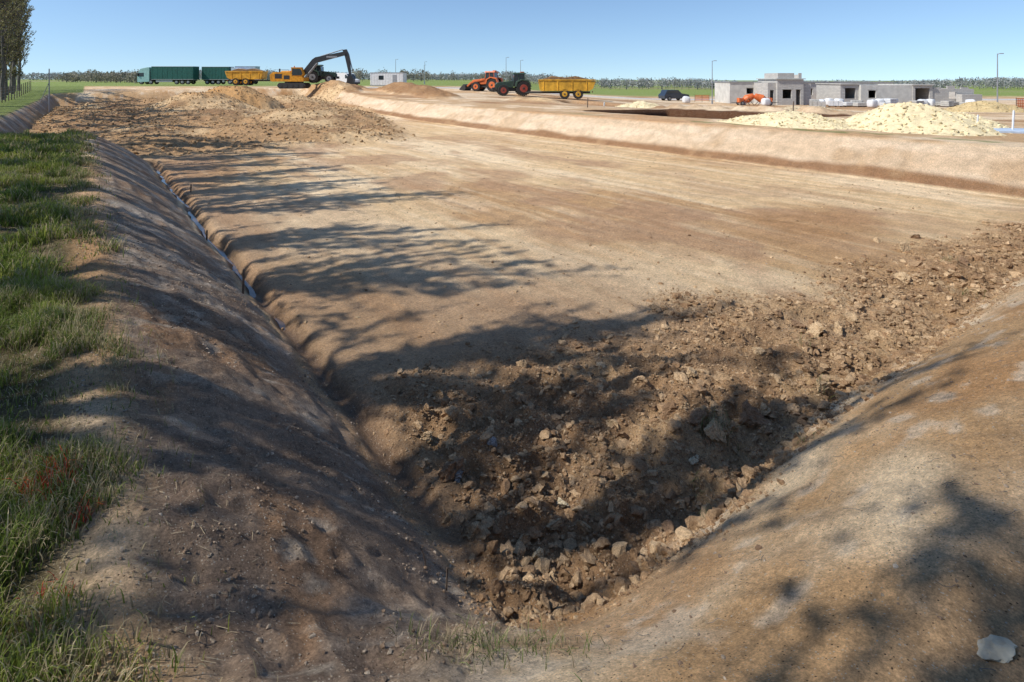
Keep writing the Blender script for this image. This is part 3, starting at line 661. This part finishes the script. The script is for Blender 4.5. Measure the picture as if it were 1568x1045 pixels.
def suv(name,loc,rz,m):
    s=Bd()
    s.prism([(-2.2,.35),(2.1,.35),(2.25,.6),(2.15,.95),(1.1,1.12),(.9,1.15),(-2.1,1.1),(-2.25,.8)],-.92,.92,m)
    s.prism([(-2.0,1.1),(.95,1.12),(.3,1.7),(-1.7,1.72)],-.80,.80,m)
    s.prism([(-1.75,1.16),(.72,1.16),(.22,1.6),(-1.6,1.6)],-.82,.82,M_GLASS); s.prism([(.9,1.16),(1.0,1.14),(.36,1.68),(.3,1.66)],-.7,.7,M_GLASS)
    for x in (-1.35,1.35):
        for y in (-.85,.85): s.wheel(x,y,.36,.36,.24,M_GREY)
    s.box(2.05,2.24,-.85,-.5,.7,.88,M_WHT); s.box(2.05,2.24,.5,.85,.7,.88,M_WHT)
    return s.done(name,loc,rz)
pi=math.pi
def at(X,Y,dz=0): return (X,Y,gz(X,Y)+dz)
lorry('articulated_lorry',at(-81.0,129,.2),pi,M_TEAL,M_TARP,9.4)
lorry('articulated_lorry',at(-64.6,131,.2),0,M_BLUE,M_TARP,6.2)
s=Bd(); s.box(-2.4,2.4,-1.2,1.2,1.0,4.1,M_BLUE); s.box(-2.45,2.45,-1.23,1.23,4.1,4.2,M_GREY)
for x in (-1.5,1.5):
    for y in (-1,1): s.wheel(x,y,.5,.5,.35,M_GREY)
s.box(-2.3,2.3,-.5,.5,.6,1.0,M_DARK); s.done('box_trailer',at(-62.3,134,.2),0)
excavator('crawler_excavator',(-35.2,92,.75),.05)
dumper('dump_trailer',at(-46.5,100,.3),.05,6.0)
tractor('farm_tractor',at(-31.9,95,.1),.1,M_GRN,M_GREY)
van('white_van',at(-31.5,108,.1),-.5)
s=Bd(); s.box(-3.3,3.3,-1.2,1.2,.15,2.5,M_WHT); s.box(-3.35,3.35,-1.25,1.25,2.5,2.62,M_GREY); s.box(-3.35,3.35,-1.25,1.25,.0,.15,M_GREY)
for i in range(12): x=-3.1+i*.56; s.box(x-.04,x+.04,-1.225,1.225,.2,2.48,M_WHT)
s.box(-1.6,-.6,-1.24,-1.2,1.2,2.0,M_GLASS); s.box(1.2,2.05,-1.24,-1.2,.2,2.15,M_GREY)
s.done('site_office_container',at(-24.3,112,.1),-.12)
tractor('wheel_loader',at(-3.6,86),pi-.35,M_ORG,M_ORG,True)
tractor('farm_tractor',at(.3,75),pi+.12,M_GRN,M_RED)
dumper('dump_trailer',at(6.9,73.0),pi-.08,6.8)
suv('parked_car',at(25.6,90),.3,M_SUV)

def lamp(X,Y,h):
    s=Bd(); s.cyl((0,0,0),(0,0,h),.075,.04,M_POLE,10); s.cyl((0,0,0),(0,0,.5),.12,.11,M_POLE,10)
    s.cyl((0,0,h-.1),(.25,0,h),.03,.025,M_POLE,6); s.box(.2,.6,-.1,.1,h-.04,h+.04,M_GREY)
    s.done('street_lamp',at(X,Y),0,0)
lamp(27.8,79,6); lamp(51.2,60,6.0); lamp(-27,132,6); lamp(-1.2,115,6.2); lamp(1.8,120,6); lamp(-23,150,6); lamp(-25.5,165,5.5); lamp(12,170,5)

# ------------------------------------------------------------ building site
M_BLOCK=brick_mat('concrete_block',(.42,.40,.37),(.51,.485,.44),(.30,.285,.26)); M_REND=plain('grey_render',(.46,.44,.41),.9,0,.1,1.5)
M_PALE=plain('pale_render',(.56,.54,.49),.9,0,.12,1.5); M_CONC=plain('concrete',(.46,.44,.40),.9,0,.15,2)
def wall(s,x0,x1,y0,y1,z0,z1,ops,m):
    x=x0
    for (a,b,c,d) in sorted(ops):
        if a>x: s.box(x,a,y0,y1,z0,z1,m)
        if c>z0: s.box(a,b,y0,y1,z0,c,m)
        if d<z1:
            s.box(a,b,y0,y1,d,z1,m)
            s.box(a-.15,b+.15,y0-.012,y0,d,d+.18,M_CONC)
        x=b
    if x<x1: s.box(x,x1,y0,y1,z0,z1,m)
def unit(s,x0,x1,y0,D,h,ops,m,roof=True):
    t=.2; wall(s,x0,x1,y0,y0+t,0,h,ops,m)
    s.box(x0,x0+t,y0+t,y0+D,0,h,m); s.box(x1-t,x1,y0+t,y0+D,0,h,m); s.box(x0+t,x1-t,y0+D-t,y0+D,0,h,m)
    if roof: s.box(x0+t,x1-t,y0+t,y0+D-t,h-.35,h-.15,M_CONC)
gb=-1.22
s=Bd(); unit(s,31.0,36.3,0,6,3.0,[(33.4,34.6,1.4,2.2),(35.0,35.6,1.4,2.2)],M_PALE); s.box(30.9,36.4,-.1,6.1,3.0,3.12,M_GREY)
s.done('rendered_house',(0,81,gb),0,0)
s=Bd()
unit(s,34.4,35.5,0,6,3.0,[(34.7,35.2,.6,2.0)],M_BLOCK)
unit(s,35.5,39.0,-.4,6,3.45,[(36.2,37.4,.9,2.1),(38.0,38.6,.0,2.1)],M_BLOCK)
unit(s,39.0,40.2,0,5,2.9,[],M_BLOCK)
s.box(35.3,39.2,-.6,5.8,3.46,3.58,M_CONC); wall(s,35.7,38.9,-.1,.1,3.59,4.3,[(37.9,38.5,3.59,4.3)],M_BLOCK); s.box(35.7,35.9,.1,4,3.59,4.3,M_BLOCK); s.box(38.7,38.9,.1,4,3.59,4.1,M_BLOCK); s.box(35.9,38.7,3.8,4,3.59,4.3,M_BLOCK)
s.done('block_house',(0,76.5,gb),0,0)
s=Bd()
unit(s,43.6,46.0,.5,6,2.75,[(44.2,45.6,.9,2.3)],M_BLOCK); s.box(43.5,46.1,.3,6.6,2.76,2.9,M_CONC)
unit(s,46.0,52.8,0,7,2.7,[(47.0,48.0,1.0,2.0)],M_PALE)
unit(s,52.8,55.4,-.1,7,2.65,[(53.1,55.0,.0,2.3)],M_BLOCK)
unit(s,55.4,60.9,0,7,2.2,[(57.6,58.6,.9,1.8)],M_BLOCK,False)
s.box(58.4,61.0,-1.2,-.2,0,1.5,M_BLOCK); s.box(52.7,55.5,-.3,7,2.66,2.8,M_CONC)
for i in range(3): s.box(55.6+i*1.8,56.6+i*1.8,.0,.2,2.21,2.21+.2*(1+i%2),M_BLOCK)
s.done('block_house',(0,75,gb),0,0)
s=Bd(); unit(s,0,14,0,8,3.0,[(1,2,1,2),(4,5,1,2),(7,8,0,2.1),(10,11.5,1,2)],M_PALE); s.box(-.3,14.3,-.3,8.3,3.0,3.1,M_GREY); s.done('rendered_house',(53,100,gz(57,102)-.1),0,0)
s=Bd(); unit(s,0,6,0,6,2.9,[(1,2,1,2),(3.5,4.6,0,2.1)],M_PALE); s.box(-.2,6.2,-.2,6.2,2.9,3.05,M_GREY); s.done('rendered_house',(44.5,88,gz(46,90)),0,0)
def pallet(X,Y,m,w=1.1,h=1.0):
    s=Bd(); 
    for x in (-.5,0,.4): s.box(x*w,x*w+.1,-.5,.5,0,.1,M_WOOD)
    s.box(-.55*w,.55*w,-.5,.5,.1,.13,M_WOOD)
    for i in range(3):
        for j in range(int(h/.22)): s.box(-.5*w+i*.34*w,-.5*w+i*.34*w+.32*w,-.46,.46,.14+j*.22,.34+j*.22,m)
    s.done('block_pallet',at(X,Y),float(X*7%1)-.5,.01)
r=np.random.default_rng(55)
for i in range(16):
    X=r.uniform(36,60); pallet(X,r.uniform(68,73),[M_BLOCK,M_WHT,M_PALE,M_CONC][i%4],r.uniform(.9,1.5),r.uniform(.5,1.1))
def bag(X,Y):
    V,F=ico(3); v=V.copy(); v=np.sign(v)*np.abs(v)**.55; v*=np.array([.5,.5,.5]); v[:,2]+=.48; v*=1+.05*vnoise(V[:,0]*4,V[:,1]*4+V[:,2]*3,int(X*3))[:,None]
    me=make_mesh('bulk_bag',v,[F],[M_WHT],smooth=True); add_obj('bulk_bag',me,at(X,Y),r.uniform(0,3))
for (X,Y) in ((46.5,72),(47.8,72.2),(51.2,71),(52.3,71.2),(41.2,74),(42.3,73.6),(38,70),(56.8,70.5),(44,69.5),(33,74),(24.5,80),(30.8,76)): bag(X,Y)
def mixer(X,Y,rz):
    s=Bd(); s.cyl((0,0,.75),(.75,0,1.1),.5,.3,M_ORG,14); s.cyl((0,0,.75),(-.4,0,.6),.5,.3,M_ORG,14)
    for y in (-.5,.5): s.cyl((-.1,y,.8),(-.8,y,0),.035,.035,M_DARK,6); s.cyl((-.1,y,.8),(.6,y,0),.035,.035,M_DARK,6)
    s.cyl((-.1,-.55,.8),(-.1,.55,.8),.04,.04,M_DARK,6); s.wheel(-.8,-.5,.25,.25,.1,M_GREY); s.wheel(-.8,.5,.25,.25,.1,M_GREY)
    s.box(-1.1,-.6,-.3,.3,.35,.85,M_ORG); s.cyl((-.9,0,.3),(-1.9,0,.35),.04,.03,M_DARK,6); s.done('cement_mixer',at(X,Y),rz,.01,1.15)
for q in ((31.2,75.5,.1),(33.0,75.2,3.0)): mixer(*q)
s=Bd()
for i in range(5): s.cyl((i*1.2,0,0),(i*1.2,0,1.25),.03,.03,M_WOOD,6)
for j in range(7): s.box(0,4.8,-.012,.012,.25+j*.14,.33+j*.14,M_ORG)
for i in range(24): s.box(i*.2,i*.2+.05,.013,.03,.25,1.17,M_ORG)
s.done('orange_barrier_netting',at(45.2,51,.05),.1,0)
s=Bd()
for i in range(3):
    s.cyl((i*1.1,0,0),(i*1.1,0,1.1),.03,.03,M_WOOD,6)
for j in range(6): s.box(0,2.2,-.012,.012,.25+j*.14,.33+j*.14,M_ORG)
s.done('orange_barrier_netting',at(27,84,.05),.1,0)

# ------------------------------------------------------------ gravel piles
M_GRAV=soil_mat('pale_aggregate',40,.8,False,.03)
def gravel(name,cx,cy,rx,ry,h,rz,seed,col=(.66,.55,.34)):
    n=90; u=np.linspace(-1.15,1.15,n); U,W=np.meshgrid(u,u)
    q=np.hypot(U,W)*(1+.18*fbm(U*1.7+seed,W*1.7,seed,3))
    pk=np.clip(1-q,0,1)
    z=h*np.minimum(pk*1.25,.55+.45*pk)*(pk>0)+.16*h*fbm(U*3+seed,W*3,seed+1,3)*ss(0,.3,pk)+.05*vnoise(U*22,W*22,seed)*ss(0,.1,pk)
    V=np.stack([U*rx,W*ry,z-.06*(pk<=0)],-1).reshape(-1,3)
    i=np.arange(n*n).reshape(n,n); F=np.stack([i[:-1,:-1],i[:-1,1:],i[1:,1:],i[1:,:-1]],-1).reshape(-1,4)
    r=np.random.default_rng(seed); c=np.array(col)*(1+.12*fbm(U*4,W*4,seed+3,3))[...,None]
    me=make_mesh(name,V,[F],[M_GRAV],c.reshape(-1,3),np.zeros(n*n),True)
    o=add_obj(name,me,at(cx,cy,0),rz)
    m=1500; k=r.integers(0,n*n,m); ok=(pk.ravel()[k]>-.02)&(q.ravel()[k]<1.12); k=k[ok]; p=V[k]+r.normal(0,.04,(len(k),3))*np.array([1,1,.2]); sz=r.uniform(.03,.10,len(k))
    cc=np.array(col)*r.uniform(.7,1.25,(len(k),1))
    st=scatter_rocks('stones',p,sz,cc,1,M_GRAV,rz=0); st.parent=o
    return o
gravel('gravel_pile',18.0,25.8,3.3,2.2,1.15,-.93,2)
gravel('gravel_pile',13.9,28.6,3.6,1.9,.62,-.9,5)
gravel('gravel_pile',21.2,27.5,2.4,1.6,.75,-.9,7)
gravel('gravel_pile',12.2,54,4.2,2.6,1.35,-.6,8)
gravel('gravel_pile',16.2,55,3,2,1.0,-.6,9,(.66,.58,.44))
gravel('gravel_pile',43,52,3.4,2.4,1.0,-.6,10,(.5,.38,.2))
gravel('gravel_pile',30,58,4,2,.5,-.4,12,(.5,.4,.26))
s=Bd(); s.box(-5,5,-.9,.9,0,.12,M_BLUE); s.done('concrete_path',at(23.6,24.4,-.02),-.25,.01)

# ------------------------------------------------------------ stakes, rods, fence
def stake(X,Y,h,r=.018,m=M_WOOD,name='wooden_stake',lean=.03):
    s=Bd(); s.box(-r,r,-r,r,-.15,h,m); s.box(-r*.6,r*.6,-r*.6,r*.6,h,h+r,m,r*.3,r*.3); o=s.done(name,at(X,Y),.4,.002); o.rotation_euler=(lean,lean,.4)
stake(-4.52,9.56,.40,.018); stake(-7.3,13.6,.25); stake(-10.5,18.6,.25)
stake(-.45,3.9,.16,.005,name='marker_rod'); stake(-.6,4.0,.12,.004,name='marker_rod',lean=-.2)
stake(9.2,57,1.2,.05,M_WHT,'white_marker_post'); stake(20.6,25.2,.7,.025,M_WHT,'white_marker_post'); stake(22.0,25,.9,.03,M_WHT,'white_marker_post')
for (X,Y) in ((12,46.5),(14,45),(16,44),(20.5,41.5),(6.5,49)): stake(X,Y,.8,.03)
s=Bd(); prev=None
for i,a in enumerate(np.arange(34,112,3.0)):
    X,Y=XY(a,-6.4); z=gz(X,Y); s.cyl((X,Y,z-.2),(X,Y,z+1.5),.045,.04,M_WOOD,6)
    if prev:
        for h in (.3,.6,.9,1.2,1.45): s.cyl((prev[0],prev[1],prev[2]+h),(X,Y,z+h),.009,.009,M_POLE,4)
    prev=(X,Y,z)
s.done('wire_fence',(0,0,0),0,0)
s=Bd(); s.cyl((0,0,0),(0,0,4.6),.06,.05,M_POLE,8); s.cyl((0,0,3.2),(-1.4,0,.1),.03,.03,M_POLE,6); X=-48; Y=59; s.done('steel_mast',at(X,Y),0,0)

# ------------------------------------------------------------ light, sky, camera
el=math.radians(46.5); D=Vector((.95,.30,0)).normalized()
sd=Vector((D.x*math.cos(el),D.y*math.cos(el),-math.sin(el)))
sl=bpy.data.lights.new('sun','SUN'); sl.energy=5; sl.angle=math.radians(.45); sl.color=(1,.965,.90)
so=bpy.data.objects.new('sun',sl); scene.collection.objects.link(so); so.rotation_euler=sd.to_track_quat('-Z','Y').to_euler(); so.location=(-20,-10,30)
w=bpy.data.worlds.new('World'); scene.world=w; w.use_nodes=True; nt=w.node_tree; bg=nt.nodes['Background']
sk=nt.nodes.new('ShaderNodeTexSky'); sk.sky_type='NISHITA'; sk.sun_disc=False; sk.sun_elevation=el; sk.sun_rotation=math.atan2(-D.x,-D.y)
sk.altitude=0; sk.air_density=1.0; sk.dust_density=.1; sk.ozone_density=4.5
tc=nt.nodes.new('ShaderNodeTexCoord'); ad=nt.nodes.new('ShaderNodeVectorMath'); ad.operation='ADD'; ad.inputs[1].default_value=(0,0,.075)
nm=nt.nodes.new('ShaderNodeVectorMath'); nm.operation='NORMALIZE'
nt.links.new(tc.outputs['Generated'],ad.inputs[0]); nt.links.new(ad.outputs[0],nm.inputs[0]); nt.links.new(nm.outputs[0],sk.inputs['Vector'])
nt.links.new(sk.outputs[0],bg.inputs['Color']); bg.inputs['Strength'].default_value=.15
cam=bpy.data.cameras.new('camera'); co=bpy.data.objects.new('camera',cam); scene.collection.objects.link(co); scene.camera=co
cam.lens=20; cam.sensor_width=36; cam.shift_y=-.256; cam.clip_start=.05; cam.clip_end=8000
co.location=(0,0,2.3); co.rotation_euler=(math.radians(90),0,0)
